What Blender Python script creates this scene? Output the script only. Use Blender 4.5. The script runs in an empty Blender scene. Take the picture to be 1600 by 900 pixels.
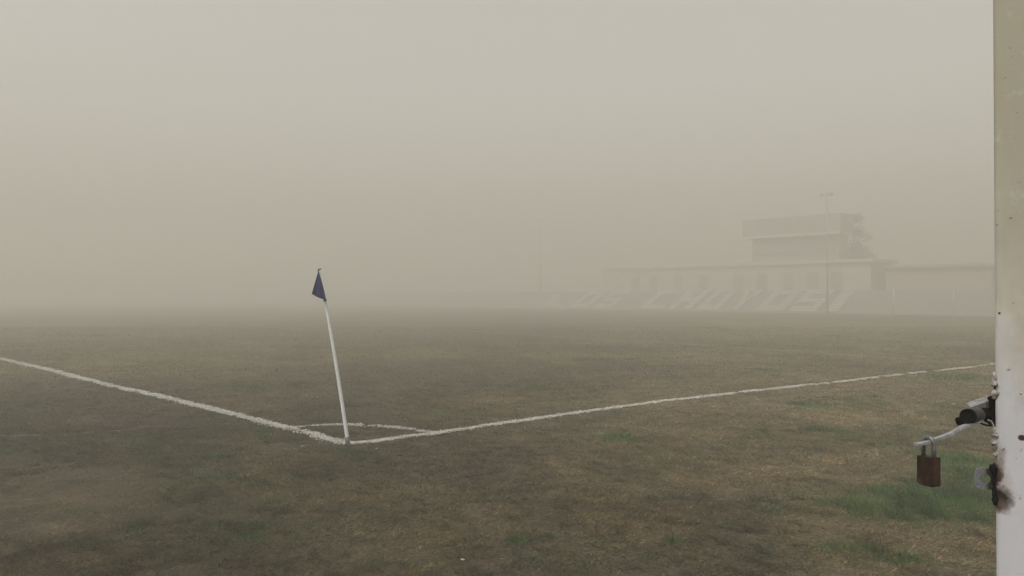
import bpy, bmesh, math, random
import numpy as np
from mathutils import Vector, Matrix, noise

random.seed(7)
rng = np.random.default_rng(11)
scene = bpy.context.scene
COL = scene.collection
R = math.radians

# ------------------------------------------------------------------ camera
CAM_H = 1.5
PITCH = math.atan(12 / 1250)
cd = bpy.data.cameras.new('camera')
cam = bpy.data.objects.new('camera', cd)
COL.objects.link(cam)
cam.location = (0, 0, CAM_H)
cam.rotation_euler = (R(90) + PITCH, 0, 0)
cd.sensor_width = 36
cd.lens = 36 * 1250 / 1600
cd.clip_start = 0.05
cd.clip_end = 3000
scene.camera = cam

# ------------------------------------------------------------------ sky, sun, exposure
SUN_EL, SUN_AZ = R(58), R(-138)        # azimuth from +Y towards +X
world = bpy.data.worlds.new('World')
scene.world = world
world.use_nodes = True
nt = world.node_tree
nt.nodes.clear()
wo = nt.nodes.new('ShaderNodeOutputWorld')
bg = nt.nodes.new('ShaderNodeBackground')
sky = nt.nodes.new('ShaderNodeTexSky')
sky.sky_type = 'NISHITA'
sky.sun_disc = False
sky.sun_elevation = SUN_EL
sky.sun_rotation = SUN_AZ
sky.air_density = 1.0
sky.dust_density = 6.0
sky.ozone_density = 1.0
# overcast: most of the blue is taken out of the clear sky
hs = nt.nodes.new('ShaderNodeHueSaturation')
hs.inputs['Saturation'].default_value = 0.12
tn = nt.nodes.new('ShaderNodeMix')
tn.data_type = 'RGBA'
tn.blend_type = 'MULTIPLY'
tn.inputs['Factor'].default_value = 1.0
tn.inputs['B'].default_value = (1.0, 0.960, 0.865, 1)
nt.links.new(sky.outputs[0], hs.inputs['Color'])
nt.links.new(hs.outputs[0], tn.inputs['A'])
# an overcast sky is brighter overhead than at the horizon
tcw = nt.nodes.new('ShaderNodeTexCoord')
sxw = nt.nodes.new('ShaderNodeSeparateXYZ')
mr = nt.nodes.new('ShaderNodeMapRange')
mr.inputs['From Min'].default_value = 0.0
mr.inputs['From Max'].default_value = 1.0
mr.inputs['To Min'].default_value = 1.42
mr.inputs['To Max'].default_value = 1.3
nt.links.new(tcw.outputs['Generated'], sxw.inputs[0])
nt.links.new(sxw.outputs['Z'], mr.inputs['Value'])
vm = nt.nodes.new('ShaderNodeVectorMath')
vm.operation = 'SCALE'
nt.links.new(tn.outputs['Result'], vm.inputs[0])
nt.links.new(mr.outputs[0], vm.inputs['Scale'])
nt.links.new(vm.outputs[0], bg.inputs['Color'])
bg.inputs['Strength'].default_value = 0.15
nt.links.new(bg.outputs[0], wo.inputs['Surface'])

sl = bpy.data.lights.new('sun', 'SUN')
sl.energy = 0.8
sl.angle = R(40)
sl.color = (1.0, 0.95, 0.87)
so = bpy.data.objects.new('sun', sl)
COL.objects.link(so)
sd = Vector((math.cos(SUN_EL) * math.sin(SUN_AZ), math.cos(SUN_EL) * math.cos(SUN_AZ), math.sin(SUN_EL)))
so.rotation_euler = (-sd).to_track_quat('-Z', 'Y').to_euler()
so.location = sd * 100

vs = scene.view_settings
vs.view_transform = 'Standard'
vs.look = 'None'
vs.gamma = 1
vs.exposure = 0.0
vs.use_curve_mapping = False
cy = scene.cycles
cy.max_bounces = 6
cy.diffuse_bounces = 2
cy.volume_bounces = 3
cy.use_adaptive_sampling = False
cy.use_denoising = True
cy.denoiser = 'OPENIMAGEDENOISE'
cy.denoising_prefilter = 'NONE'
cy.denoising_input_passes = 'RGB_ALBEDO_NORMAL'

# ------------------------------------------------------------------ helpers
cp, sp = math.cos(PITCH), math.sin(PITCH)


def ray(px, py):
    a, b = (px - 800) / 1250.0, (450 - py) / 1250.0
    return Vector((a, cp - b * sp, sp + b * cp))


def G(px, py, z=0.0):
    "point of the ground seen at a photo pixel"
    r = ray(px, py)
    t = (z - CAM_H) / r.z
    return Vector((r.x * t, r.y * t, z))


def P(px, py, Y):
    "point at distance Y seen at a photo pixel"
    r = ray(px, py)
    t = Y / r.y
    return Vector((r.x * t, Y, CAM_H + r.z * t))


def hash2(ix, iy, seed):
    n = (ix.astype(np.int64) * 374761393 + iy.astype(np.int64) * 668265263 + seed * 1442695041) & 0x7fffffff
    n = ((n ^ (n >> 13)) * 1274126177) & 0x7fffffff
    return ((n ^ (n >> 16)) & 0xffffff) / float(0xffffff)


def vnoise(x, y, seed=0):
    ix, iy = np.floor(x), np.floor(y)
    fx, fy = x - ix, y - iy
    fx, fy = fx * fx * (3 - 2 * fx), fy * fy * (3 - 2 * fy)
    a, b = hash2(ix, iy, seed), hash2(ix + 1, iy, seed)
    c, d = hash2(ix, iy + 1, seed), hash2(ix + 1, iy + 1, seed)
    return (a * (1 - fx) + b * fx) * (1 - fy) + (c * (1 - fx) + d * fx) * fy


def fbm(x, y, scale, seed=0, octs=4, rough=0.55):
    x, y = np.asarray(x, float), np.asarray(y, float)
    s, amp, tot = 0, 1.0, 0
    for o in range(octs):
        k = 2.03 ** o / scale
        c, q = math.cos(o * 1.3 + .4), math.sin(o * 1.3 + .4)
        s = s + amp * vnoise((x * c - y * q) * k + 17.3 * o, (x * q + y * c) * k + 9.1 * o, seed + o)
        tot += amp
        amp *= rough
    return s / tot


def sstep(a, b, x):
    t = np.clip((x - a) / (b - a), 0, 1)
    return t * t * (3 - 2 * t)


def height(x, y):
    x, y = np.asarray(x, float), np.asarray(y, float)
    d = np.sqrt(x * x + y * y)
    return (fbm(x, y, 2.6, 5, 3) - 0.5) * 0.06 * (1 - sstep(14, 26, d))


def blobs(x, y, lst):
    s = 0
    for (px, py, rx, ry, w) in lst:
        c = G(px, py)
        s = s + w * np.exp(-(((x - c.x) / rx) ** 2 + ((y - c.y) / ry) ** 2))
    return s


GREEN = [(1455, 780, .48, .60, 2.2), (1400, 800, .25, .25, .8), (1340, 790, .35, .35, .8), (1540, 735, .4, .8, 1.6), (1330, 860, .3, .14, .9), (1420, 875, .2, .1, 1.0), (1200, 800, .12, .1, 1.0), (1130, 760, .12, .1, .8), (1500, 840, .4, .3, .45), (1225, 765, .18, .2, .55),
         (1245, 790, .2, .2, .5), (1510, 590, 1.0, .5, 1.0), (1280, 850, .25, .15, .35), (1260, 672, .5, .4, .5), (965, 686, .2, .25, .7),
         (1050, 848, .07, .07, 2.2), (807, 848, .06, .06, 2.2), (1262, 632, .3, .2, 1.2), (1280, 672, .14, .16, 1.5), (965, 686, .10, .12, 1.3), (985, 700, .2, .08, .5), (600, 880, .3, .15, .4), (430, 830, .4, .3, .4), (830, 780, .7, .3, .35),
         (1420, 660, .25, .3, .5), (300, 870, .3, .2, .35), (1340, 885, .2, .1, .5), (250, 720, .7, .3, .4), (1020, 690, .5, .4, .35),
         (545, 706, .28, .16, .5), (100, 850, .3, .15, .5), (1160, 872, .3, .12, .4), (640, 760, .5, .3, .3)]
BARE = [(60, 790, 1.0, 1.0, .75), (200, 800, .7, .7, .55), (0, 880, .8, .5, .6), (330, 760, .6, .4, .3), (60, 720, 1.5, .8, .4), (420, 880, .8, .3, .35),
        (980, 890, .9, .25, .35), (740, 885, .5, .25, .35)]
STRAW = [(1250, 640, 3.5, 2.2, .5), (1450, 620, 3, 3, .5), (1250, 700, 1.5, 1.0, .35), (1150, 760, .5, .3, .3), (700, 560, 9, 6, .15), (300, 565, 4, 5, .25), (620, 770, .7, .3, .3),
         (1400, 720, .8, .5, .3), (1480, 870, .3, .2, .5)]


def fields(x, y):
    big = fbm(x, y, 3.2, 21, 4)
    mid = fbm(x, y, 0.8, 31, 4)
    fine = fbm(x, y, 0.22, 41, 3)
    far = fbm(x, y, 13.0, 61, 3)
    d = np.sqrt(x * x + y * y)
    kf = sstep(12, 35, d)
    green = blobs(x, y, GREEN) * (.45 + 1.1 * mid) + 2.3 * (fbm(x, y, 1.5, 51, 4) - .555) + 1.2 * (fine - .5) + 2.2 * (big - .52) * kf + 1.2 * (far - .5) * kf
    bare = blobs(x, y, BARE) * (.2 + 1.5 * mid) + 2.2 * (mid - .60) + 1.5 * (fine - .5) - .15 * kf
    straw = .22 + blobs(x, y, STRAW) + 1.9 * (big - .5) + 1.2 * (mid - .5) + .2 * kf + 1.4 * (far - .5) * kf
    return np.clip(green, 0, 1), np.clip(bare, 0, 1), np.clip(straw, 0, 1)


def link_mesh(name, verts, faces, mat=None, parent=None, smooth=False):
    me = bpy.data.meshes.new(name)
    me.from_pydata([tuple(v) for v in verts], [], faces)
    me.update()
    if smooth:
        for p in me.polygons:
            p.use_smooth = True
    o = bpy.data.objects.new(name, me)
    COL.objects.link(o)
    if mat:
        me.materials.append(mat)
    if parent:
        o.parent = parent
    return o


def obj(name, bm, mat=None, parent=None, smooth=False):
    me = bpy.data.meshes.new(name)
    bm.normal_update()
    bm.to_mesh(me)
    bm.free()
    if smooth:
        for p in me.polygons:
            p.use_smooth = True
    o = bpy.data.objects.new(name, me)
    COL.objects.link(o)
    if mat:
        me.materials.append(mat)
    if parent:
        o.parent = parent
    return o


def tag(o, label=None, cat=None, group=None, kind=None):
    if label: o['label'] = label
    if cat: o['category'] = cat
    if group: o['group'] = group
    if kind: o['kind'] = kind
    return o


def thing(name, loc, label, cat, group=None):
    o = bpy.data.objects.new(name, None)
    COL.objects.link(o)
    o.location = loc
    o.empty_display_size = .1
    return tag(o, label, cat, group)


def tri_soup(name, tris, cols, mat):
    "tris (n,3,3), cols (n,3): one mesh of separate triangles with a colour attribute"
    n = len(tris)
    me = bpy.data.meshes.new(name)
    me.vertices.add(n * 3)
    me.vertices.foreach_set('co', tris.reshape(-1).astype(np.float32))
    me.loops.add(n * 3)
    me.loops.foreach_set('vertex_index', np.arange(n * 3, dtype=np.int32))
    me.polygons.add(n)
    me.polygons.foreach_set('loop_start', np.arange(0, n * 3, 3, dtype=np.int32))
    me.update(calc_edges=True)
    ca = me.color_attributes.new('tint', 'FLOAT_COLOR', 'POINT')
    c4 = np.ones((n * 3, 4), np.float32)
    c4[:, :3] = np.repeat(cols, 3, axis=0)
    ca.data.foreach_set('color', c4.reshape(-1))
    o = bpy.data.objects.new(name, me)
    COL.objects.link(o)
    me.materials.append(mat)
    return o


class NT:
    def __init__(s, name):
        s.m = bpy.data.materials.new(name)
        s.m.use_nodes = True
        s.t = s.m.node_tree
        s.b = s.t.nodes['Principled BSDF']
        s.b.inputs['Specular IOR Level'].default_value = 0.2

    def n(s, kind, **kw):
        x = s.t.nodes.new(kind)
        for k, v in kw.items():
            if k.startswith('i_'):
                x.inputs[k[2:].replace('_', ' ')].default_value = v
            else:
                setattr(x, k, v)
        return x

    def l(s, a, b):
        s.t.links.new(a, b)

    def noise(s, scale, detail=5, rough=.6, coord='Object', stretch=None):
        tc = s.n('ShaderNodeTexCoord')
        src = tc.outputs[coord]
        if stretch:
            mp = s.n('ShaderNodeMapping')
            mp.inputs['Scale'].default_value = stretch
            s.l(src, mp.inputs['Vector'])
            src = mp.outputs[0]
        no = s.n('ShaderNodeTexNoise')
        no.inputs['Scale'].default_value = scale
        no.inputs['Detail'].default_value = detail
        no.inputs['Roughness'].default_value = rough
        s.l(src, no.inputs['Vector'])
        return no.outputs['Fac']

    def ramp(s, fac, stops):
        r = s.n('ShaderNodeValToRGB')
        e = r.color_ramp.elements
        e[0].position, e[0].color = stops[0][0], (*stops[0][1], 1)
        e[1].position, e[1].color = stops[-1][0], (*stops[-1][1], 1)
        for p_, c in stops[1:-1]:
            q = e.new(p_)
            q.color = (*c, 1)
        s.l(fac, r.inputs[0])
        return r.outputs[0]

    def mixc(s, fac, a, b, mode='MIX'):
        m = s.n('ShaderNodeMix', data_type='RGBA', blend_type=mode)
        for k, v in (('Factor', fac), ('A', a), ('B', b)):
            if isinstance(v, (float, int)):
                m.inputs[k].default_value = v
            elif isinstance(v, tuple):
                m.inputs[k].default_value = (*v, 1)
            else:
                s.l(v, m.inputs[k])
        return m.outputs['Result']

    def math(s, op, a, b=None, clamp=False):
        m = s.n('ShaderNodeMath', operation=op, use_clamp=clamp)
        for i, v in enumerate((a, b)):
            if v is None: continue
            if isinstance(v, (float, int)):
                m.inputs[i].default_value = v
            else:
                s.l(v, m.inputs[i])
        return m.outputs[0]

    def bump(s, fac, strength, dist):
        b = s.n('ShaderNodeBump')
        b.inputs['Strength'].default_value = strength
        b.inputs['Distance'].default_value = dist
        s.l(fac, b.inputs['Height'])
        s.l(b.outputs[0], s.b.inputs['Normal'])


def mottled(name, c0, c1, scale=6, rough=.8, metal=0.0, bump=0.0, bdist=.002, stretch=None):
    k = NT(name)
    f = k.noise(scale, 6, .65, stretch=stretch)
    k.l(k.ramp(f, [(.3, c0), (.7, c1)]), k.b.inputs['Base Color'])
    k.b.inputs['Roughness'].default_value = rough
    k.b.inputs['Metallic'].default_value = metal
    if bump:
        k.bump(f, bump, bdist)
    return k.m


# ------------------------------------------------------------------ materials
def mat_ground():
    k = NT('dry turf soil')
    at = k.n('ShaderNodeVertexColor', layer_name='tint')
    f1 = k.noise(38, 6, .7)
    f2 = k.noise(7, 5, .6)
    f3 = k.noise(2.1, 5, .7, stretch=(1, 1, 1))
    a = k.ramp(f1, [(.34, (.40, .39, .38)), (.66, (1.62, 1.58, 1.45))])
    b = k.ramp(f2, [(.3, (.78, .78, .78)), (.7, (1.22, 1.22, 1.2))])
    c = k.ramp(f3, [(.3, (.80, .84, .80)), (.7, (1.2, 1.16, 1.16))])
    col = k.mixc(1.0, at.outputs[0], a, 'MULTIPLY')
    col = k.mixc(1.0, col, b, 'MULTIPLY')
    col = k.mixc(1.0, col, c, 'MULTIPLY')
    k.l(col, k.b.inputs['Base Color'])
    k.b.inputs['Roughness'].default_value = .95
    k.b.inputs['Specular IOR Level'].default_value = .05
    k.bump(f1, .8, .02)
    return k.m


def mat_tint(name, rough=.85, spec=.1, trans=0.0):
    k = NT(name)
    at = k.n('ShaderNodeVertexColor', layer_name='tint')
    k.l(at.outputs[0], k.b.inputs['Base Color'])
    k.b.inputs['Roughness'].default_value = rough
    k.b.inputs['Specular IOR Level'].default_value = spec
    return k.m


M_ground = mat_ground()
M_blade = mat_tint('grass blades')
M_chalk = mat_tint('lime chalk', .95, .05)

# ------------------------------------------------------------------ ground
C_SOIL = np.array([.074, .061, .047])
C_BARE = np.array([.086, .079, .074])
C_STRAW = np.array([.150, .116, .062])
C_GREEN = np.array([.052, .074, .026])
SRC_LINE = {}


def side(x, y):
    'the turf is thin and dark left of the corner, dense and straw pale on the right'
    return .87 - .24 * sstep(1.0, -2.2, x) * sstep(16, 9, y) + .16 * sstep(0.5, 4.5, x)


def ground_color(x, y):
    g, b, s = fields(x, y)
    d = np.sqrt(x * x + y * y)
    kf = sstep(8, 24, d)[:, None]                  # past the modelled blades the sheet carries the turf's own colours
    near = C_SOIL * 1.0 + np.zeros((len(x), 3))
    near = near + (C_BARE - near) * b[:, None]
    near = near + (C_STRAW - near) * (.5 * s[:, None])
    near = near + (C_GREEN * .8 - near) * (.5 * g[:, None])
    near = near * (1 + .8 * (fbm(x, y, .3, 171, 3)[:, None] - .5))
    farc = C_SOIL * 1.02 + (C_STRAW * .98 - C_SOIL * 1.02) * s[:, None]
    farc = farc + (C_GREEN * 1.05 - farc) * (.65 * g[:, None])
    farc = farc + (C_BARE - farc) * (.3 * b[:, None])
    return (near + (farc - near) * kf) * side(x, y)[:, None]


def build_ground():
    n = 420
    u = np.linspace(-1, 1, n)
    xs = 1.6 * np.sinh(u * 6.75)
    v = np.linspace(-.86, 1, n)
    ys = 6 + 1.6 * np.sinh(v * 6.75)
    xx, yy = np.meshgrid(xs, ys)
    x, y = xx.ravel(), yy.ravel()
    z = height(x, y)
    co = np.stack([x, y, z], 1).astype(np.float32)
    i = np.arange(n - 1)
    a = (i[:, None] * n + i[None, :]).ravel()
    f = np.stack([a, a + 1, a + n + 1, a + n], 1).astype(np.int32)
    me = bpy.data.meshes.new('ground')
    me.vertices.add(len(co))
    me.vertices.foreach_set('co', co.ravel())
    me.loops.add(f.size)
    me.loops.foreach_set('vertex_index', f.ravel())
    me.polygons.add(len(f))
    me.polygons.foreach_set('loop_start', np.arange(0, f.size, 4, dtype=np.int32))
    me.polygons.foreach_set('use_smooth', np.ones(len(f), bool))
    me.update(calc_edges=True)
    ca = me.color_attributes.new('tint', 'FLOAT_COLOR', 'POINT')
    c4 = np.ones((len(co), 4), np.float32)
    c4[:, :3] = ground_color(x, y)
    ca.data.foreach_set('color', c4.ravel())
    o = bpy.data.objects.new('ground', me)
    COL.objects.link(o)
    me.materials.append(M_ground)
    tag(o, 'worn football pitch of dry brown turf and bare soil', kind='structure')


build_ground()

# ------------------------------------------------------------------ painted lines (lime chalk lying on the turf)
def polyline(pts, step=.01):
    out, nrm, acc = [], [], []
    s = 0
    for a, b in zip(pts[:-1], pts[1:]):
        L = (b - a).length
        m = max(2, int(L / step))
        d = (b - a).normalized()
        for i in range(m):
            out.append(a + (b - a) * (i / m))
            nrm.append((-d.y, d.x))
            acc.append(s + L * i / m)
        s += L
    return np.array([(p.x, p.y) for p in out]), np.array(nrm), np.array(acc)


def smooth_pts(pts, k=2):
    for _ in range(k):
        q = [pts[0]]
        for a, b in zip(pts[:-1], pts[1:]):
            q += [a * .75 + b * .25, a * .25 + b * .75]
        q.append(pts[-1])
        pts = q
    return pts


corner = G(547, 694)
left_px = [(547, 694), (510, 686), (480, 677), (440, 668), (395, 656), (340, 643), (280, 628), (215, 612), (150, 597), (80, 578), (0, 561)]
right_px = [(547, 694), (600, 688), (640, 682), (680, 678), (730, 670), (800, 660), (870, 650), (950, 639), (1030, 629), (1110, 619), (1200, 608),
            (1300, 597), (1400, 586), (1500, 576), (1560, 569)]
LP = [G(*p) for p in left_px]
LP.append(LP[-1] + (LP[-1] - LP[0]).normalized() * 55)
RP = [G(*p) for p in right_px]
RP.append(RP[-1] + (RP[-1] - RP[0]).normalized() * 40)
arc_px = [(448, 669), (480, 667), (515, 665), (550, 664.5), (590, 667), (625, 669), (655, 674), (690, 678.5)]
AP = [G(*p) for p in arc_px]
pen_px = [(715, 516), (760, 519), (840, 525), (950, 531), (1060, 537), (1150, 544), (1280, 551), (1420, 562)]
PP = [G(*p) for p in pen_px]

LINES = []


def chalk_line(name, pts, width, dens, alb, label, seed, gap=.35, fade=0.0):
    c, nr, s = polyline(smooth_pts(pts))
    LINES.append((c[::4], width))
    d = np.hypot(c[:, 0], c[:, 1])
    w = dens * np.clip(14 / d, .25, 1.0) ** 1.3
    keep = rng.random((len(c), 40)) < (w / 40)[:, None] * .999
    idx = np.repeat(np.arange(len(c)), keep.sum(1))
    n = len(idx)
    lat = np.clip(rng.normal(0, .30, n), -.9, .9) * width
    along = rng.uniform(-.01, .01, n)
    base = c[idx] + nr[idx] * lat[:, None] + np.stack([-nr[idx][:, 1], nr[idx][:, 0]], 1) * along[:, None]
    dd = d[idx]
    cov = fbm(base[:, 0], base[:, 1], .16, seed, 4) - .16 * np.abs(lat / width) + .32 * (fbm(base[:, 0], base[:, 1], .8, seed + 9, 3) - .5) - fade * sstep(9, 22, dd)
    ok = cov > gap + .12 * rng.random(n) * 1
    base, dd, idx = base[ok], dd[ok], idx[ok]
    n = len(base)
    z = height(base[:, 0], base[:, 1])
    size = rng.uniform(.006, .016, n) * np.clip(dd / 9, 1, 2.6)
    ang = rng.uniform(0, 2 * math.pi, n)
    tris = np.zeros((n, 3, 3))
    for k in range(3):
        a = ang + k * 2.094 + rng.uniform(-.5, .5, n)
        tris[:, k, 0] = base[:, 0] + np.cos(a) * size
        tris[:, k, 1] = base[:, 1] + np.sin(a) * size
        tris[:, k, 2] = z + rng.uniform(.005, .016, n)
    # limed grass blades standing in the line
    m = int(n * .45)
    pick = rng.integers(0, n, m)
    bt = blade_tris(base[pick, 0] + rng.normal(0, .006, m), base[pick, 1] + rng.normal(0, .006, m), z[pick], rng.uniform(.012, .03, m),
                    rng.uniform(.003, .006, m) * np.clip(dd[pick] / 9, 1, 2.2), rng.uniform(.4, 1.4, m))
    tr = np.concatenate([tris, bt])
    v = rng.uniform(.62, 1.12, len(tr))[:, None] * alb
    cols = v * np.array([[1.0, .985, .95]])
    o = tri_soup(name, tr, cols, M_chalk)
    tag(o, label, kind='structure')
    return o


def blade_tris(x, y, z, ln, w, tilt):
    n = len(x)
    a = rng.uniform(0, 2 * math.pi, n)
    b = a + math.pi / 2 + rng.uniform(-.8, .8, n)
    t = np.zeros((n, 3, 3))
    t[:, 0] = np.stack([x - np.cos(b) * w / 2, y - np.sin(b) * w / 2, z], 1)
    t[:, 1] = np.stack([x + np.cos(b) * w / 2, y + np.sin(b) * w / 2, z + .002], 1)
    t[:, 2] = np.stack([x + np.cos(a) * np.sin(tilt) * ln, y + np.sin(a) * np.sin(tilt) * ln, z + np.cos(tilt) * ln + .002], 1)
    return t


chalk_line('touchline', LP, .14, 20, .54, 'white chalk touchline running left from the corner', 101, .26)
chalk_line('goal_line', RP, .12, 20, .56, 'white chalk goal line running right from the corner', 111, .22, .20)
OP = [G(*p) for p in [(-60, 684), (0, 683), (95, 682), (170, 677), (240, 669), (265, 668)]]
chalk_line('old_line_trace', OP, .14, 5, .14, 'almost vanished old chalk trace left of the corner', 141, .45)
chalk_line('corner_arc', AP, .11, 16, .46, 'worn white quarter circle around the corner', 121, .27)
chalk_line('penalty_area_line', PP, .16, 9, .27, 'faint worn chalk line far out on the pitch', 131, .38)

# ------------------------------------------------------------------ grass
def build_grass():
    tr_all, col_all = [], []
    # (rmin, rmax, density per m2, length scale, width)
    bands = [(3.0, 6.0, 17000, 1.15, .0030), (6.0, 9.0, 11500, 1.15, .0038), (9.0, 14, 4600, 1.2, .0064), (14, 24, 1300, 1.25, .0125), (24, 38, 300, 1.4, .026)]
    for r0, r1, dens, ls, wd in bands:
        half = 0.64 * r1 + 1.3
        n = int(2 * half * (r1 - r0) * dens)
        x = rng.uniform(-half, half, n)
        y = rng.uniform(r0, r1, n)
        ok = np.abs(x) < .64 * y * 1.04 + 1.3
        x, y = x[ok], y[ok]
        g, b, s = fields(x, y)
        tuft = fbm(x, y, .09, 71, 2)
        tuft2 = fbm(x, y, .35, 81, 3)
        p = (.22 + 1.05 * sstep(.38, .68, tuft)) * (.55 + .7 * tuft2 + .5 * g) * (1 - .88 * sstep(.15, .7, b))
        nl = np.zeros(len(x))
        for c, w in LINES:
            lim = c[(c[:, 1] > r0 - 1) & (c[:, 1] < r1 + 1)]
            if len(lim) < 2: continue
            # distance to the sampled line, in coarse x bins to stay quick
            step = max(1, len(lim) // 260)
            q = lim[::step]
            seg = np.argsort(q[:, 0])
            yi = np.interp(x, q[seg, 0], q[seg, 1], left=1e6, right=1e6)
            xr = np.interp(y, *[a[np.argsort(q[:, 1])] for a in (q[:, 1], q[:, 0])], left=1e6, right=1e6)
            dl = np.minimum(np.abs(yi - y), np.abs(xr - x)) * .72
            nl = np.maximum(nl, (dl < w * .5).astype(float))
        p *= 1 - .6 * nl
        ok = rng.random(len(x)) < p
        x, y, g, b, s, nl = [a[ok] for a in (x, y, g, b, s, nl)]
        n = len(x)
        z = height(x, y)
        clump = fbm(x, y, .13, 141, 3)
        isg = rng.random(n) < np.clip(g * (-.1 + 1.9 * clump) + .08, 0, .88)
        strong = sstep(.45, 1.0, g)
        ln = np.where(isg, rng.uniform(.014, .034, n) * (1 + 1.5 * strong), rng.uniform(.012, .038, n)) * ls
        tilt = np.where(isg, rng.uniform(.25, 1.2, n), rng.uniform(.9, 1.5, n))
        w = wd * rng.uniform(.6, 1.3, n)
        stalk = rng.random(n) < .03
        ln = np.where(stalk, ln * 1.15, ln)
        w = np.where(stalk, w * 1.0, w)
        tr_all.append(blade_tris(x, y, z, ln, w, tilt))
        v = rng.random(n)[:, None]
        gc = np.array([.022, .052, .018]) * (1 - v) + np.array([.095, .158, .055]) * v
        dry = np.array([.060, .044, .030]) * (1 - v) + np.array([.27, .215, .135]) * v ** 1.7
        dry = dry * (.62 + .95 * s[:, None])
        pale = stalk[:, None]
        dry = np.where(pale, np.array([.34, .29, .22]), dry)
        c = np.where(isg[:, None], gc * (1.0 + .0 * v), dry)
        olive = (rng.random(n)[:, None] < .30) & ~isg[:, None]
        c = np.where(olive, (np.array([.062, .060, .026]) * (1 - v) + np.array([.170, .160, .070]) * v), c)
        warm = fbm(x, y, .55, 91, 3)[:, None] - .5
        c = c * (1 + warm * np.array([[.5, .08, -.3]]))
        # thick and thin thatch, a hand's breadth to a stride across
        c = c * (1 + 1.7 * (fbm(x, y, .17, 151, 3)[:, None] - .5)) * (1 + 1.0 * (fbm(x, y, .6, 161, 3)[:, None] - .5))
        c = np.clip(c * .93, .010, .6)
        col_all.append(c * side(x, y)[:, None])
    tr = np.concatenate(tr_all)
    co = np.concatenate(col_all)
    print('blades', len(tr))
    o = tri_soup('grass', tr, co, M_blade)
    tag(o, 'short dry grass with green tufts covering the worn pitch', 'grass', kind='stuff')


build_grass()

# ------------------------------------------------------------------ haze
def build_haze():
    bm = bmesh.new()
    bmesh.ops.create_cube(bm, size=1)
    for v in bm.verts:
        v.co = Vector((v.co.x * 1500, v.co.y * 1500 + 200, -1.2 if v.co.z < 0 else 13.0))
    m = bpy.data.materials.new('fog')
    m.use_nodes = True
    t = m.node_tree
    t.nodes.clear()
    out = t.nodes.new('ShaderNodeOutputMaterial')
    pv = t.nodes.new('ShaderNodeVolumePrincipled')
    pv.inputs['Color'].default_value = (.742, .734, .692, 1)
    pv.inputs['Density'].default_value = HAZE_DENSITY
    pv.inputs['Anisotropy'].default_value = 0.2
    t.links.new(pv.outputs[0], out.inputs['Volume'])
    o = obj('haze', bm, m)
    tag(o, 'thick even morning fog over the pitch', 'haze', kind='stuff')


HAZE_DENSITY = 0.0235
build_haze()

# ------------------------------------------------------------------ far side: terrace, clubhouse, masts
U = Vector((-23.5, 27.0, 0)).normalized()      # along the stand, to the left and away
N = Vector((-U.y, U.x, 0)) * -1                # into the stand, to the right and away
B0 = Vector((27.3, 67.0, 0))                   # foot of the stand at the right end of the lettering


def S(t, d, z):
    return B0 + U * t + N * d + Vector((0, 0, z))


def sbox(bm, t0, t1, d0, d1, z0, z1, o=Vector((0, 0, 0)), top=None):
    "box in stand coordinates (t along, d into, z up); top = (t0,t1,d0,d1) of the upper rectangle"
    tt = top or (t0, t1, d0, d1)
    lo = [S(t0, d0, z0), S(t1, d0, z0), S(t1, d1, z0), S(t0, d1, z0)]
    hi = [S(tt[0], tt[2], z1), S(tt[1], tt[2], z1), S(tt[1], tt[3], z1), S(tt[0], tt[3], z1)]
    v = [bm.verts.new(p - o) for p in lo + hi]
    for f in ((0, 1, 2, 3), (4, 5, 6, 7), (0, 1, 5, 4), (1, 2, 6, 5), (2, 3, 7, 6), (3, 0, 4, 7)):
        bm.faces.new([v[i] for i in f])
    bmesh.ops.recalc_face_normals(bm, faces=bm.faces[:])


def sobj(name, boxes, mat, parent, o=None):
    bm = bmesh.new()
    o = o if o is not None else (Vector(parent.location) if parent else Vector((0, 0, 0)))
    for b in boxes:
        sbox(bm, *b[:6], o=o, top=b[6] if len(b) > 6 else None)
    return obj(name, bm, mat, parent)


M_conc = mottled('weathered concrete', (.24, .24, .225), (.31, .305, .285), 1.5, .9)
M_white = mottled('white wall paint', (.38, .37, .35), (.46, .45, .42), 2, .8)
M_cream = mottled('cream render', (.38, .365, .33), (.46, .44, .40), 1.2, .9)
M_brick = mottled('red brown brick', (.31, .245, .21), (.39, .31, .27), 2.5, .9)
M_dark = mottled('dark opening', (.22, .217, .205), (.28, .275, .26), 2, .6)
M_letter = mottled('faded white lettering', (.25, .248, .235), (.42, .415, .40), 1.1, .9)
M_roof = mottled('grey roof sheet', (.20, .197, .185), (.27, .265, .25), 2, .7)
M_steel = mottled('galvanised steel', (.26, .26, .25), (.34, .34, .33), 5, .6, .3)
M_pale = mottled('pale painted tube', (.40, .40, .39), (.5, .5, .49), 6, .6)

terr = thing('concrete_terrace', S(0, 0, 0), 'long sloping grey terrace at the far side carrying big white lettering', 'terrace')
DEP, HT = 3.7, 1.95
steps = []
NS = 9
for i in range(NS):
    steps.append((-16, 190, i * DEP / NS, DEP / NS * (i + 1), 0, HT * (i + 1) / NS - .01))
steps.append((-16, 190, DEP, 9.5, 0, HT))
sobj('seating_steps', steps, M_conc, terr)

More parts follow.
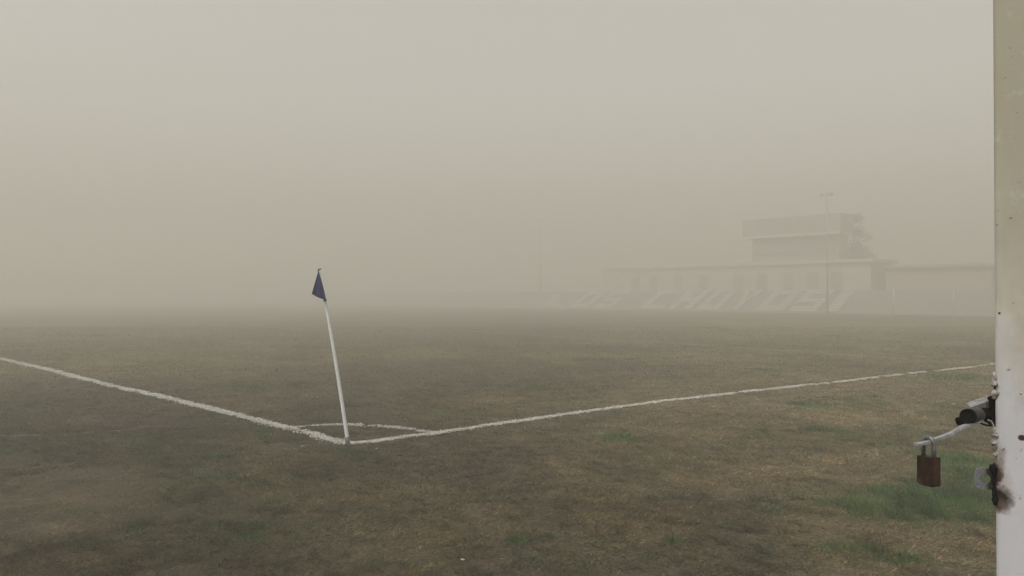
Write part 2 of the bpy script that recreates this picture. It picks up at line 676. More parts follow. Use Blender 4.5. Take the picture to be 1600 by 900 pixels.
GL = {'L': [[(0, 0), (.3, 0), (.3, 1), (0, 1)], [(.3, 0), (1, 0), (1, .24), (.3, .24)]],
      'O': [[(0, 0), (.28, 0), (.28, 1), (0, 1)], [(.72, 0), (1, 0), (1, 1), (.72, 1)], [(.28, 0), (.72, 0), (.72, .22), (.28, .22)], [(.28, .78), (.72, .78), (.72, 1), (.28, 1)]],
      'S': [[(0, 0), (1, 0), (1, .2), (0, .2)], [(0, .4), (1, .4), (1, .6), (0, .6)], [(0, .8), (1, .8), (1, 1), (0, 1)], [(.72, .2), (1, .2), (1, .4), (.72, .4)], [(0, .6), (.28, .6), (.28, .8), (0, .8)]],
      'C': [[(0, 0), (.3, 0), (.3, 1), (0, 1)], [(.3, 0), (1, 0), (1, .23), (.3, .23)], [(.3, .77), (1, .77), (1, 1), (.3, 1)]],
      'H': [[(0, 0), (.3, 0), (.3, 1), (0, 1)], [(.7, 0), (1, 0), (1, 1), (.7, 1)], [(.3, .39), (.7, .39), (.7, .61), (.3, .61)]],
      'U': [[(0, 0), (.28, 0), (.28, 1), (0, 1)], [(.72, 0), (1, 0), (1, 1), (.72, 1)], [(.28, 0), (.72, 0), (.72, .24), (.28, .24)]],
      'Y': [[(.36, 0), (.64, 0), (.64, .5), (.36, .5)], [(0, 1), (.36, .4), (.5, .5), (.3, 1)], [(1, 1), (.7, 1), (.5, .5), (.64, .4)]],
      '!': [[(0, 0), (1, 0), (1, 1), (0, 1)]]}


def t_at(px, d):
    "where along the stand a line at depth d is crossed by a photo column"
    k = (px - 800) / 1250.0
    p = S(0, d, 0)
    return (p.x - k * p.y) / (k * U.y - U.x)


def letter(ch, px0, px1):
    "painted panels lying on the slope; bottom edge between two photo columns"
    t0, t1 = t_at(px0, .1), t_at(px1, .1)
    d0, d1 = .12, DEP - .1
    bm = bmesh.new()
    for poly in GL[ch]:
        lo, hi = [], []
        for (a, v) in poly:
            t = t0 + (t1 - t0) * a
            d = d0 + (d1 - d0) * v
            z = HT * d / DEP + .115
            lo.append(bm.verts.new(S(t, d, z) - terr.location))
            hi.append(bm.verts.new(S(t, d, z + .04) - terr.location))
        bm.faces.new(lo)
        bm.faces.new(hi[::-1])
        for i in range(4):
            j = (i + 1) % 4
            bm.faces.new((lo[i], lo[j], hi[j], hi[i]))
    bmesh.ops.recalc_face_normals(bm, faces=bm.faces[:])
    obj('painted_letter' if ch != '!' else 'painted_panel', bm, M_letter, terr)


for ch, a, b in (('L', 843, 872), ('O', 889, 916), ('S', 927, 954), ('C', 998, 1034), ('H', 1043, 1078), ('U', 1088, 1120), ('Y', 1132, 1162),
                 ('O', 1180, 1222), ('S', 1232, 1274), ('!', 1289, 1308)):
    letter(ch, a, b)

# clubhouse on top of the terrace
club = thing('clubhouse', S(0, 6, 0), 'long low building with dark openings above the lettered terrace', 'building')
CZ0, CZ1 = HT, 4.8
sobj('wall', [(0, 32, 6.0, 10.5, CZ0, CZ1 - .3)], M_cream, club)
sobj('roof', [(-.3, 32.3, 5.75, 11, CZ1 - .3, CZ1)], M_cream, club)
for px in (993, 1022, 1060, 1100, 1154, 1191, 1232, 1270, 1307):
    t = t_at(px, 6)
    if not 0.9 < t < 31.5: continue
    w = sobj('window', [(t - .55, t + .55, 5.95, 6.0, CZ0 + .1, CZ0 + 1.75)], M_dark, club)
    sobj('window_frame', [(t - .62, t - .55, 5.93, 6.0, CZ0 + .1, CZ0 + 1.82), (t + .55, t + .62, 5.93, 6.0, CZ0 + .1, CZ0 + 1.82),
                          (t - .55, t + .55, 5.93, 6.0, CZ0 + 1.75, CZ0 + 1.82)], M_white, w, o=Vector(club.location))

# press box on the clubhouse roof
box = thing('press_box', S(7, 6, CZ1), 'boxy commentary cabin standing on the roof of the long low building', 'cabin')
sobj('wall', [(3.0, 12.0, 6.2, 7.9, CZ1, 7.15)], M_brick, box)
sobj('window_band', [(3.4, 11.5, 6.13, 6.2, 5.6, 6.9)], M_dark, box)
sobj('ledge', [(2.7, 12.6, 5.6, 8.1, 7.15, 7.42)], M_white, box)
sobj('roof', [(2.6, 12.8, 5.7, 8.2, 7.42, 9.05, (2.6, 12.8, 5.72, 8.2))], M_roof, box)

shed = thing('brick_shed', S(-5, 6, 0), 'low reddish shed with flat roof right of the tree', 'shed')
sobj('wall', [(-9.6, -1.2, 6.2, 9.6, HT, 3.85)], M_brick, shed)
sobj('roof', [(-10.0, -.9, 5.9, 9.9, 3.85, 4.1)], M_roof, shed)


def tube(bm, pts, rads, seg=12, cap=True):
    rings = []
    for i, p in enumerate(pts):
        a = pts[max(0, i - 1)]
        b = pts[min(len(pts) - 1, i + 1)]
        d = (b - a).normalized()
        up = Vector((0, 0, 1)) if abs(d.z) < .9 else Vector((1, 0, 0))
        u = d.cross(up).normalized()
        v = u.cross(d)
        rings.append([bm.verts.new(p + (u * math.cos(2 * math.pi * k / seg) + v * math.sin(2 * math.pi * k / seg)) * rads[i]) for k in range(seg)])
    for r0, r1 in zip(rings[:-1], rings[1:]):
        for k in range(seg):
            bm.faces.new((r0[k], r0[(k + 1) % seg], r1[(k + 1) % seg], r1[k]))
    if cap:
        bm.faces.new(rings[0][::-1])
        bm.faces.new(rings[-1])
    return rings


def mast(loc, h, label, r=.085):
    m = thing('floodlight_mast', loc, label, 'mast', 'lighting masts along the far side')
    bm = bmesh.new()
    tube(bm, [Vector((0, 0, 0)), Vector((0, 0, h))], [r, r * .6])
    obj('pole', bm, M_steel, m, True)
    bm = bmesh.new()
    tube(bm, [-U * .55 + Vector((0, 0, h - .35)), U * .55 + Vector((0, 0, h - .35))], [.05, .05], 8)
    obj('crossarm', bm, M_steel, m)
    for s in (-.42, .42):
        bm = bmesh.new()
        bmesh.ops.create_cube(bm, size=1)
        for v in bm.verts:
            v.co = Vector((v.co.x * .22, v.co.y * .14 + v.co.z * -.05, v.co.z * .24)) + U * s + Vector((0, 0, h - .35)) - N * .14
        bmesh.ops.bevel(bm, geom=bm.edges[:], offset=.02, segments=1)
        obj('floodlight', bm, M_dark, m)


g = G(1293, 491)
mast((g.x, g.y, 0), 10.0, 'tall thin lighting mast in front of the commentary cabin')
pL = P(845, 460, 100)
mast((pL.x, pL.y, 0), 11.2, 'faint tall lighting mast left of the lettering')

for px, dy, lab in ((1396, 0, 'pale thin post at the far pitch edge, left one of the pair'), (1490, 0, 'pale thin post at the far pitch edge, right one of the pair')):
    q = P(px, 460, 57.0)
    t = thing('fence_post', (q.x, q.y, 0), lab, 'post', 'pale posts at the far pitch edge')
    bm = bmesh.new()
    tube(bm, [Vector((0, 0, 0)), Vector((0, 0, 2.0))], [.055, .055], 10)
    obj('post_tube', bm, M_pale, t, True)
    bm = bmesh.new()
    tube(bm, [Vector((0, 0, 2.0)), Vector((0, 0, 2.05)), Vector((0, 0, 2.07))], [.07, .07, .03], 10)
    obj('cap', bm, M_pale, t, True)


def tree(loc, h, wid, seed, label):
    rr = random.Random(seed)
    t = thing('slim_tree', loc, label, 'tree')
    bm = bmesh.new()
    tube(bm, [Vector((0, 0, 0)), Vector((.1, 0, h * .4)), Vector((0, .1, h * .85))], [.16, .11, .03], 8)
    for k in range(9):
        z = h * (.28 + .06 * k)
        a = rr.uniform(0, 6.28)
        L = wid * rr.uniform(.5, .9) * (1 - .07 * k)
        tube(bm, [Vector((.05, .03, z)), Vector((math.cos(a) * L * .5, math.sin(a) * L * .5, z + L * .35)), Vector((math.cos(a) * L, math.sin(a) * L, z + L * .6))], [.05, .03, .01], 6)
    obj('trunk', bm, mottled('bark', (.05, .04, .03), (.10, .08, .06), 6), t)
    bm = bmesh.new()
    centres = []
    for k in range(34):
        f = rr.random()
        z = h * (.30 + .68 * f)
        w = wid * (1.0 - .78 * f) * (.75 + .5 * rr.random())
        a = rr.uniform(0, 6.28)
        centres.append((Vector((math.cos(a) * w * .6, math.sin(a) * w * .6, z)), .35 + .5 * (1 - f) * rr.random() + .15))
    for c, rad in centres:
        for k in range(150):
            d = Vector((rr.gauss(0, 1), rr.gauss(0, 1), rr.gauss(0, .8))).normalized() * rad * rr.uniform(.4, 1.1)
            p = c + d
            u = Vector((rr.gauss(0, 1), rr.gauss(0, 1), rr.gauss(0, 1))).normalized() * .09
            v = u.orthogonal().normalized() * .05
            bm.faces.new([bm.verts.new(p + q) for q in (u, v, -u, -v)])
    obj('crown', bm, mottled('leaves', (.035, .05, .025), (.08, .10, .045), 2), t)


q = P(1343, 460, 74.5)
tree((q.x, q.y, 0), 9.0, 1.75, 5, 'slim uneven tree right of the commentary cabin')

# ------------------------------------------------------------------ corner flag
M_pvc = mottled('white plastic pipe', (.56, .60, .63), (.68, .71, .74), 9, .55)
M_sock = mottled('grey sleeve', (.07, .075, .085), (.14, .145, .155), 25, .6, .2)
M_flag = mottled('navy cloth', (.002, .008, .130), (.005, .015, .190), 14, .9, bump=.3)
base = G(545, 698)
Yb = base.y
flag = thing('corner_flag', (base.x, base.y, float(height(base.x, base.y))), 'leaning white corner pole with a small limp navy flag', 'corner flag')
o0 = Vector(flag.location)
pp = [(545, 702), (540.5, 670), (531.5, 610), (522, 550), (513.5, 500), (507.5, 468), (502, 445), (498, 424)]
pts = [P(a, b, Yb + .05 * i / 7) - o0 for i, (a, b) in enumerate(pp)]
pts = smooth_pts(pts, 2)
n = len(pts)
bm = bmesh.new()
tube(bm, pts, [.0195 - .0065 * i / (n - 1) for i in range(n)], 20)
obj('pole', bm, M_pvc, flag, True)
bm = bmesh.new()
a, b = P(545.4, 701, Yb) - o0, P(541.6, 683, Yb) - o0
tube(bm, [a, a * .5 + b * .5, b], [.024, .0235, .023], 20)
obj('ground_sleeve', bm, M_sock, flag, True)
# limp pennant folded over the pole
bm = bmesh.new()
NU, NV = 14, 16
grid = []
for j in range(NV + 1):
    v = j / NV
    row = []
    xr = 498.0 + 9.9 * v + .8 * math.sin(v * 3)
    yr = 424.5 + 44 * v
    xl = 497.0 - 10.0 * v
    yl = 424.5 + 34.5 * v
    for i in range(NU + 1):
        u = i / NU
        px = xr + 1.6 * v + (xl - xr - 1.6 * v) * u
        py = yr + (yl - yr) * u + 1.5 * math.sin(u * 3.1) * v
        Yd = Yb + .012 - .028 * math.cos(u * 2.4) * min(1, v * 4 + .3) + .022 * v * math.sin(u * 9 + v * 1.5) - .03 * v * u
        row.append(bm.verts.new(P(px, py, Yd) - o0))
    grid.append(row)
for j in range(NV):
    for i in range(NU):
        bm.faces.new((grid[j][i], grid[j][i + 1], grid[j + 1][i + 1], grid[j + 1][i]))
bmesh.ops.solidify(bm, geom=bm.faces[:], thickness=.002)
obj('flag', bm, M_flag, flag, True)
bm = bmesh.new()
tube(bm, [P(507.4, 467, Yb - .018) - o0, P(508.2, 471, Yb - .012) - o0], [.016, .014], 12)
obj('lower_tie', bm, M_flag, flag)
bm = bmesh.new()
tube(bm, [P(497, 424, Yb + .04) - o0, P(497.5, 421.3, Yb + .03) - o0, P(500, 420.6, Yb + .03) - o0, P(502, 420.2, Yb + .03) - o0], [.006, .009, .009, .003], 8)
obj('top_tie', bm, M_sock, flag)

# ------------------------------------------------------------------ gate post with its latch
YE = 1.20
edge = P(1554, 460, YE)
gp = thing('gate_post', (edge.x, edge.y, 0), 'white painted steel gate post with rust stains at the right edge', 'gate post')
o1 = Vector(gp.location)
phi = R(-34)
ux = Vector((math.cos(phi), math.sin(phi), 0))        # along the face seen
uy = Vector((-math.sin(phi), math.cos(phi), 0))       # into the post


def L(x, y, z):
    return ux * x + uy * y + Vector((0, 0, z))


def mat_post():
    k = NT('old white gloss paint')
    tc = k.n('ShaderNodeTexCoord')
    sx = k.n('ShaderNodeSeparateXYZ')
    k.l(tc.outputs['Object'], sx.inputs[0])
    z = sx.outputs['Z']
    n1 = k.noise(9, 7, .7, stretch=(1, 1, .45))
    n2 = k.noise(55, 6, .7)
    n3 = k.noise(4, 5, .6, stretch=(1, 1, .8))
    base = k.ramp(n1, [(.3, (.33, .325, .275)), (.62, (.48, .475, .43))])
    lowc = k.ramp(n1, [(.3, (.43, .435, .48)), (.7, (.52, .53, .60))])
    # grime film grows thicker above eye height
    f = k.math('ADD', k.math('MULTIPLY', k.math('SUBTRACT', z, 1.32), 5.0), k.math('MULTIPLY', k.math('SUBTRACT', n3, .5), 1.6), clamp=True)
    col = k.mixc(f, lowc, base)
    grime = k.math('MULTIPLY', k.math('MULTIPLY', k.math('SUBTRACT', z, 1.47), 3.6, clamp=True), k.math('MULTIPLY', n1, 1.7, clamp=True))
    col = k.mixc(grime, col, (.31, .29, .22))
    # rust tea stains around 1.45 m
    rs = k.math('MULTIPLY', k.math('SUBTRACT', n3, .52), 5.0, clamp=True)
    zz = k.math('SUBTRACT', 1.0, k.math('MULTIPLY', k.math('ABSOLUTE', k.math('SUBTRACT', z, 1.43)), 8.0), clamp=True)
    rs = k.math('MULTIPLY', k.math('MULTIPLY', rs, zz), .75)
    col = k.mixc(rs, col, (.36, .22, .12))
    st = k.noise(30, 6, .7, stretch=(1, 1, .12))
    col = k.mixc(k.math('MULTIPLY', k.math('SUBTRACT', st, .50), 2.2, clamp=True), col, (.38, .35, .28))
    ch = k.noise(95, 3, .5)
    col = k.mixc(k.math('MULTIPLY', k.math('SUBTRACT', ch, .70), 14, clamp=True), col, (.16, .095, .06))
    lt = k.noise(22, 6, .75)
    col = k.mixc(k.math('MULTIPLY', k.math('SUBTRACT', lt, .56), 3, clamp=True), col, (.56, .56, .57))
    # fine specks
    sp_ = k.math('GREATER_THAN', n2, .735)
    col = k.mixc(k.math('MULTIPLY', sp_, .55), col, (.17, .14, .11))

    def spot(p, rx, rz, colr, soft, nz=.5, strength=1.0):
        nonlocal col
        mp = k.n('ShaderNodeMapping')
        mp.vector_type = 'POINT'
        r = (1 / rx, 1 / rx, 1 / rz)
        mp.inputs['Location'].default_value = (-p.x * r[0], -p.y * r[1], -p.z * r[2])
        mp.inputs['Scale'].default_value = r
        k.l(tc.outputs['Object'], mp.inputs['Vector'])
        ln = k.n('ShaderNodeVectorMath', operation='LENGTH')
        k.l(mp.outputs[0], ln.inputs[0])
        d = k.math('ADD', ln.outputs['Value'], k.math('MULTIPLY', k.math('SUBTRACT', n2, .5), nz * 4))
        m = k.math('MULTIPLY', k.math('SUBTRACT', 1.0, d), 1 / soft, clamp=True)
        col = k.mixc(k.math('MULTIPLY', m, strength), col, colr)

    def at(px, py):
        # face point seen at the pixel
        r = ray(px, py)
        n_ = uy
        t = (Vector((edge.x, edge.y, 0)) - Vector((0, 0, CAM_H))).dot(n_) / r.dot(n_)
        return Vector((0, 0, CAM_H)) + r * t - o1

    spot(at(1556, 765), .026, .045, (.26, .18, .14), .9, .3, .75)
    spot(at(1560, 780), .022, .024, (.016, .012, .011), .5, .3)
    spot(at(1555, 738), .011, .030, (.03, .018, .014), .5, .5)
    spot(at(1562, 715), .010, .030, (.16, .12, .10), 1.0, .3, .6)
    spot(at(1553.5, 758), .005, .035, (.02, .014, .012), .5, .2)
    spot(at(1565, 725), .006, .016, (.10, .07, .06), 1.0, .3, .6)
    spot(at(1561.5, 489.5), .0022, .0024, (.02, .018, .015), .4, .05)
    spot(at(1597, 684), .006, .005, (.035, .014, .012), .3, .1)
    spot(at(1576, 578), .004, .002, (.12, .11, .10), .8, .2, .8)
    spot(at(1568, 790), .012, .012, (.22, .17, .14), 1.0, .4, .5)
    spot(at(1553, 655), .004, .03, (.03, .024, .02), .6, .2)
    k.l(col, k.b.inputs['Base Color'])
    k.b.inputs['Roughness'].default_value = .5
    k.b.inputs['Specular IOR Level'].default_value = .35
    k.bump(k.math('ADD', n1, k.math('MULTIPLY', n2, .4)), .35, .0015)
    return k.m


M_post = mat_post()
bm = bmesh.new()
zs = [-.05] + [i * .1 for i in range(0, 33)]
W, D = .12, .12
prof = []
for (cx, cy_, a0) in ((.006, .006, 180), (W - .006, .006, 270), (W - .006, D - .006, 0), (.006, D - .006, 90)):
    for k_ in range(6):
        a = R(a0 + k_ * 18)
        prof.append((cx + .006 * math.cos(a), cy_ + .006 * math.sin(a)))
rings = [[bm.verts.new(L(x, y, z)) for x, y in prof] for z in zs]
m_ = len(prof)
for r0, r1 in zip(rings[:-1], rings[1:]):
    for k_ in range(m_):
        bm.faces.new((r0[k_], r0[(k_ + 1) % m_], r1[(k_ + 1) % m_], r1[k_]))
bm.faces.new(rings[0][::-1])
bm.faces.new(rings[-1])
po = obj('post_tube', bm, M_post, gp)
for p in po.data.polygons:
    p.use_smooth = len(p.vertices) == 4
    
M_black = mottled('blackened steel', (.004, .004, .005), (.014, .012, .012), 60, .75, 0, .4, .001)
M_black.node_tree.nodes['Principled BSDF'].inputs['Specular IOR Level'].default_value = 0.0
M_ptd = mottled('chipped white paint on steel', (.10, .075, .06), (.50, .49, .49), 110, .6, 0, .5, .001)
M_arm = mottled('scuffed grey white paint', (.09, .09, .095), (.33, .33, .36), 80, .5, 0, .4, .0006)
M_zinc = mottled('dull zinc', (.07, .075, .08), (.22, .23, .245), 90, .4, .6, .3, .0006)
M_rust_gap = mottled('rusty gap shade', (.03, .018, .014), (.10, .065, .05), 80, .8, .1, .6, .001)  # dark tone for the shaded gaps between weld beads
M_brass = mottled('rusted brown lock body', (.010, .008, .008), (.085, .044, .030), 90, .55, .35, .4, .0006, stretch=(1, 1, .35))


def H(px, py, Y=YE):
    return P(px, py, Y) - o1


def ribbon(pts, wdir, width, thick):
    "flat bar swept along pts, wdir = direction of its broad side"
    bm = bmesh.new()
    rings = []
    for i, p in enumerate(pts):
        d = (pts[min(i + 1, len(pts) - 1)] - pts[max(i - 1, 0)]).normalized()
        w = (wdir - d * wdir.dot(d)).normalized()
        n_ = d.cross(w)
        rings.append([bm.verts.new(p + w * a * width / 2 + n_ * b * thick / 2) for a, b in ((-1, -1), (1, -1), (1, 1), (-1, 1))])
    for r0, r1 in zip(rings[:-1], rings[1:]):
        for k in range(4):
            bm.faces.new((r0[k], r0[(k + 1) % 4], r1[(k + 1) % 4], r1[k]))
    bm.faces.new(rings[0][::-1])
    bm.faces.new(rings[-1])
    bmesh.ops.recalc_face_normals(bm, faces=bm.faces[:])
    bmesh.ops.bevel(bm, geom=bm.edges[:], offset=min(thick, width) * .2, segments=1)
    return bm


# barrel welded to the far side of the post, mouth towards the camera
a, b = H(1551, 645.5, 1.245), H(1511, 650.5, 1.190)
ax = (b - a).normalized()
bm = bmesh.new()
ro, ri = .0108, .0088
pts_o = [a, b]
r1 = tube(bm, [a, b], [ro, ro], 28, False)
r2 = tube(bm, [b, a], [ri, ri], 28, False)
c0 = b
bm.verts.ensure_lookup_table()


def bridge(bm, ra, rb):
    # join two rings by nearest vertex
    n_ = len(ra)
    best = min(range(n_), key=lambda s: (ra[0].co - rb[s].co).length)
    fwd = (ra[1].co - rb[(best + 1) % n_].co).length < (ra[1].co - rb[(best - 1) % n_].co).length
    sgn = 1 if fwd else -1
    for i in range(n_):
        bm.faces.new((ra[i], ra[(i + 1) % n_], rb[(best + sgn * (i + 1)) % n_], rb[(best + sgn * i) % n_]))


bridge(bm, r1[1], r2[0])
bm.faces.new(r2[1])
plug = [bm.verts.new(v.co + (a - b).normalized() * .002) for v in r2[0]]
bm.faces.new(plug)
bmesh.ops.recalc_face_normals(bm, faces=bm.faces[:])
barrel = obj('bolt_barrel', bm, M_black, gp, True)
# light reflected on the barrel, put in as a paler shell
bm = bmesh.new()
m0, m1 = a.lerp(b, .60), a.lerp(b, .93)
tube(bm, [m0, m0.lerp(m1, .5), m1], [.0112, .0115, .0112], 28)
# keep only a shell round the barrel
for f in [f for f in bm.faces if len(f.verts) > 4]:
    bm.faces.remove(f)
obj('reflection_band', bm, mottled('barrel reflection', (.03, .028, .028), (.13, .125, .12), 40, .5, .3, .3), barrel, True)
# rod inside the barrel, poking out low at its mouth
bm = bmesh.new()
e = H(1494, 659, 1.212)
k0 = a.lerp(b, .72) + Vector((-.004, 0, -.004))
tube(bm, [k0, k0.lerp(e, .5), e.lerp(k0, .12), e], [.0058, .0060, .0062, .0052], 16)
obj('bolt_rod', bm, M_black, gp, True)
# painted wedge plate above the barrel
bm = bmesh.new()
tp = [(1518, 636.5, 1.200), (1551, 624, 1.235), (1552, 640, 1.235), (1543, 642.5, 1.225), (1524, 638.8, 1.205)]
lo = [bm.verts.new(H(*q_)) for q_ in tp]
hi = [bm.verts.new(H(*q_) + Vector((.004, .022, .003))) for q_ in tp]
bm.faces.new(lo); bm.faces.new(hi[::-1])
for i in range(5):
    j = (i + 1) % 5
    bm.faces.new((lo[i], lo[j], hi[j], hi[i]))
bmesh.ops.recalc_face_normals(bm, faces=bm.faces[:])
bmesh.ops.bevel(bm, geom=bm.edges[:], offset=.0012, segments=2)
obj('cover_plate', bm, M_arm, gp)
# black weld plate between barrel and post
bm = bmesh.new()
tp = [(1551.5, 624), (1557, 622), (1557, 668), (1552.5, 668), (1545, 656), (1538, 655), (1536, 642), (1546, 641)]
lo = [bm.verts.new(H(x, y, 1.222 if x < 1550 else 1.206)) for x, y in tp]
hi = [bm.verts.new(v.co + Vector((.01, .03, 0))) for v in lo]
bm.faces.new(lo); bm.faces.new(hi[::-1])
for i in range(8):
    j = (i + 1) % 8
    bm.faces.new((lo[i], lo[j], hi[j], hi[i]))
bmesh.ops.recalc_face_normals(bm, faces=bm.faces[:])
obj('weld_plate', bm, M_black, gp)
# ring under the barrel
bm = bmesh.new()
cen = H(1538.5, 660.5, 1.205)
mring = [cen + Vector((math.cos(t_) * .0085, math.sin(t_) * .010, math.sin(t_) * .0028 - .001 * math.cos(t_))) for t_ in [i * 2 * math.pi / 28 for i in range(28)]]
tube(bm, mring + [mring[0]], [.0014] * 29, 8, False)
obj('ring', bm, M_black, gp, True)
bm = bmesh.new()
tube(bm, [H(1543, 656, 1.208), H(1549, 658, 1.207), H(1552, 664, 1.205), H(1553.5, 672, 1.203)], [.0012] * 4, 8)
obj('rod_hook', bm, M_ptd, gp, True)

# hanging flat strip that carries the padlock
sp_px = [(1531, 657, 1.205), (1522, 661.5, 1.197), (1512, 664, 1.19), (1503, 667.5, 1.183), (1492, 674, 1.176), (1481, 679.5, 1.170), (1470, 683.5, 1.164), (1459, 687, 1.158), (1447, 691, 1.152), (1437, 693.5, 1.147), (1432, 694, 1.145)]
spts = smooth_pts([H(*q_) for q_ in sp_px], 1)
bm = ribbon(spts, Vector((.45, 1, .02)).normalized(), .011, .0034)
obj('latch_arm', bm, M_arm, gp)

# locking lug: plate with hole
def lug():
    pc = H(1539, 748, 1.214)
    e1 = (H(1553, 748.5, 1.205) - H(1524, 747, 1.217)).normalized()     # towards the post
    e2 = Vector((0, 0, 1))
    e3 = e1.cross(e2).normalized()
    th = .0035
    rad = .0070
    n_ = 32
    bm = bmesh.new()
    outer = []
    for i in range(n_):
        t_ = 2 * math.pi * i / n_
        c, s = math.cos(t_), math.sin(t_)
        # squarish outline, rounded on the free side, straight towards the post
        k = .0158
        if c < 0:
            q = 3.2
            x = -k * abs(c) ** (2 / q)
            z = math.copysign(k * abs(s) ** (2 / q), s)
        else:
            mlt = max(abs(c), abs(s))
            x, z = .017 * c / mlt, k * s / mlt
        outer.append((x * .92, z))
    fr = [[], []]; ir = [[], []]
    for side, off in ((0, -th / 2), (1, th / 2)):
        for i in range(n_):
            t_ = 2 * math.pi * i / n_
            x, z = outer[i]
            fr[side].append(bm.verts.new(pc + e1 * x + e2 * z + e3 * off))
            ir[side].append(bm.verts.new(pc + e1 * rad * math.cos(t_) * 1.03 + e2 * rad * 1.12 * math.sin(t_) + e3 * off))
    for i in range(n_):
        j = (i + 1) % n_
        bm.faces.new((fr[0][i], fr[0][j], ir[0][j], ir[0][i]))
        bm.faces.new((fr[1][j], fr[1][i], ir[1][i], ir[1][j]))
        bm.faces.new((fr[0][j], fr[0][i], fr[1][i], fr[1][j]))
        bm.faces.new((ir[0][i], ir[0][j], ir[1][j], ir[1][i]))
    bmesh.ops.recalc_face_normals(bm, faces=bm.faces[:])
    k = NT('zinc lug rusting at its weld')
    tc = k.n('ShaderNodeTexCoord')
    dp = k.n('ShaderNodeVectorMath', operation='DOT_PRODUCT')
    dp.inputs[1].default_value = tuple(e1)
    k.l(tc.outputs['Object'], dp.inputs[0])
    c0_ = pc.dot(e1)
    nn = k.noise(120, 5, .7)
    f = k.math('ADD', k.math('MULTIPLY', k.math('SUBTRACT', dp.outputs['Value'], c0_ - .001), 190), k.math('SUBTRACT', nn, .5), clamp=True)
    zc = k.ramp(nn, [(.3, (.12, .13, .155)), (.7, (.25, .265, .30))])
    k.l(k.mixc(f, zc, (.035, .024, .02)), k.b.inputs['Base Color'])
    k.b.inputs['Roughness'].default_value = .5
    k.b.inputs['Metallic'].default_value = .3
    obj('locking_lug', bm, k.m, gp)


lug()


def lump(name, px, py, rx, rz, mat, Y=1.203, seed=0):
    rr = random.Random(seed + int(px * 7 + py))
    bm = bmesh.new()
    bmesh.ops.create_icosphere(bm, subdivisions=3, radius=1)
    c = H(px, py, Y)
    off = Vector([rr.uniform(0, 50) for _ in range(3)])
    for v in bm.verts:
        k = 1 + .75 * noise.noise(v.co * 1.1 + off) + .35 * noise.noise(v.co * 3.1 + off)
        v.co = c + Vector((v.co.x * rx * k, v.co.y * rx * k, v.co.z * rz * k)) * .001
    return obj(name, bm, mat, gp, True)


for px, py, rx, rz in ((1553.5, 591, 3.2, 7.0), (1553.5, 599, 5.0, 4.6), (1555, 617, 5.0, 6.4), (1554, 674, 4.6, 6.0), (1555, 681, 5.0, 5.0), (1554, 692, 5.6, 5.0), (1556, 699, 4.4, 5.0), (1555, 709, 3.2, 4.4)):
    lump('weld_bead', px, py, rx, rz, M_ptd)
for px, py, rx, rz in ((1555, 606, 2.2, 4.5), (1556, 590, 1.5, 3), (1556.5, 686, 2.2, 2.6), (1553.5, 733, 4.6, 8), (1553, 750, 2.2, 9), (1554.5, 770, 3.8, 10), (1557, 782, 5.6, 9)):
    lump('rust_scab_and_gap', px, py, rx, rz, M_black if py > 620 else M_rust_gap, Y=1.204)  # those between weld beads imitate the shade in gaps, lower ones are rust
for px, py in ((1595, 614), (1567, 701)):
    lump('paint_drip', px, py, 1.8, 2.2, M_ptd, Y=1.198 - (px - 1554) / 1042 * .66)

# ------------------------------------------------------------------ padlock
YP = 1.155
top = P(1450.5, 684, YP)
pad = thing('padlock', P(1451, 758, YP), 'small rusty brown padlock hanging from the latch arm', 'padlock')
o2 = Vector(pad.location)
psi = R(-6)                                            # its broad face looks left of the camera
view = Vector((.52, 1, 0)).normalized()
right = Vector((view.y, -view.x, 0))
th_ = R(38)
bw = (right * math.cos(th_) - view * math.sin(th_))    # broad direction, its right end nearer the camera
bd = (right * math.sin(th_) + view * math.cos(th_))    # thickness direction away
K = math.hypot(YP, P(1451, 700, YP).x) / 1250 * 1.0    # metres per pixel at that range (along the ray)
Wp, Dp, Hp = .0268, .0150, .0415
cz = P(1451, 735.5, YP) - o2
bm = bmesh.new()
prof = []
ns = 5
for (sx_, sz_, a0) in ((1, 1, 0), (-1, 1, 90), (-1, -1, 180), (1, -1, 270)):
    rad = .0012 if sz_ > 0 else (.006 if sx_ < 0 else .002)
    for k_ in range(ns + 1):
        a = R(a0 + 90 * k_ / ns)
        prof.append((sx_ * (Wp / 2 - rad) + rad * math.cos(a), sz_ * (Hp / 2 - rad) + rad * math.sin(a)))
fr = [bm.verts.new(cz + bw * x + Vector((0, 0, z)) - bd * Dp / 2) for x, z in prof]
bk = [bm.verts.new(cz + bw * x + Vector((0, 0, z)) + bd * Dp / 2) for x, z in prof]
bm.faces.new(fr); bm.faces.new(bk[::-1])
for i in range(len(prof)):
    j = (i + 1) % len(prof)
    bm.faces.new((fr[i], fr[j], bk[j], bk[i]))
bmesh.ops.recalc_face_normals(bm, faces=bm.faces[:])
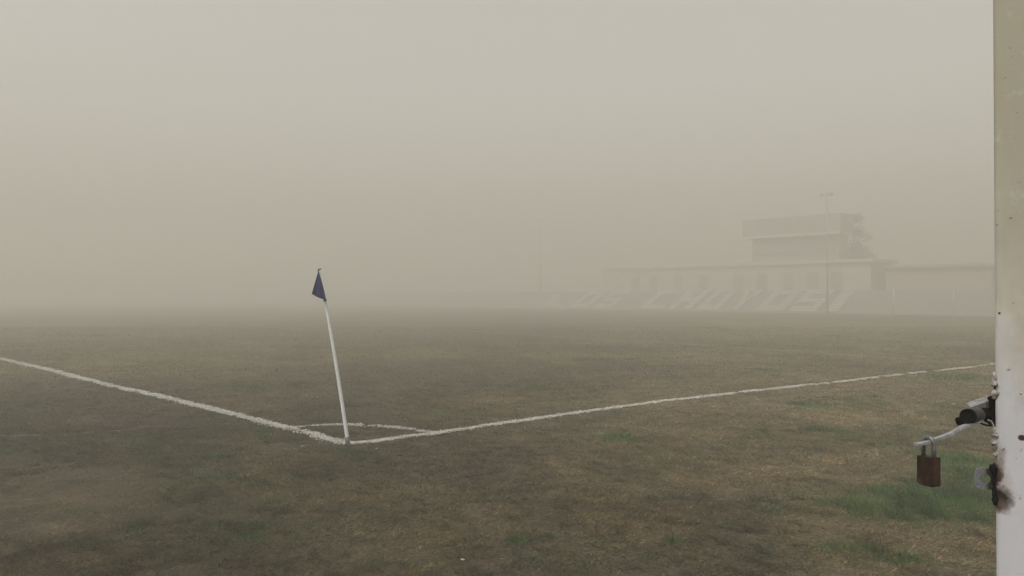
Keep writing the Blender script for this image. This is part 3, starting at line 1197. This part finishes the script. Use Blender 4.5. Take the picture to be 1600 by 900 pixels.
bmesh.ops.bevel(bm, geom=[e_ for e_ in bm.edges if len(e_.link_faces) == 2 and e_.calc_face_angle(0) > .9], offset=.0011, segments=2)
body = obj('lock_body', bm, M_brass, pad)
bm = bmesh.new()
kc = cz + Vector((0, 0, -Hp / 2 - .0004))
tube(bm, [kc, kc + Vector((0, 0, -.001))], [.0042, .0042], 20)
obj('keyway', bm, M_zinc, body)
bm = bmesh.new()
ztop = Hp / 2
hw = .0086
path = [cz + bw * -hw + Vector((0, 0, ztop - .004)), cz + bw * -hw + Vector((0, 0, ztop + .010))]
for k_ in range(1, 12):
    a = math.pi - math.pi * k_ / 12
    path.append(cz + bw * hw * math.cos(a) + Vector((0, 0, ztop + .0185 + hw * 1.0 * math.sin(a))))
path += [cz + bw * hw + Vector((0, 0, ztop + .010)), cz + bw * hw + Vector((0, 0, ztop - .004))]
tube(bm, path, [.0031] * len(path), 16)
obj('shackle', bm, M_zinc, pad, True)

# ------------------------------------------------------------------ litter
M_paper = mottled('torn paper', (.45, .44, .42), (.62, .61, .59), 30, .9)
for px, py, s, lab in ((1490, 632, .022, 'tiny white scrap on the dry grass left of the latch barrel'), (723, 878, .012, 'tiny white scrap on the grass at the bottom of the view'),
                       (471, 701, .028, 'flat pale scrap on the turf left of the corner pole base'), (588, 704, .018, 'small pale scrap on the turf right of the corner pole base')):
    c = G(px, py)
    c.z = float(height(c.x, c.y)) + .014
    rr = random.Random(int(px))
    bm = bmesh.new()
    vv = []
    for i in range(7):
        a = i * 2 * math.pi / 7
        r_ = s * rr.uniform(.6, 1.1)
        vv.append(bm.verts.new(Vector((math.cos(a) * r_ * 1.3, math.sin(a) * r_, rr.uniform(0, .008)))))
    m0 = bm.verts.new(Vector((0, 0, .008)))
    for i in range(7):
        bm.faces.new((m0, vv[i], vv[(i + 1) % 7]))
    bmesh.ops.solidify(bm, geom=bm.faces[:], thickness=.001)
    o = obj('paper_scrap', bm, M_paper)
    o.location = c
    tag(o, lab, 'litter', 'white scraps on the turf')
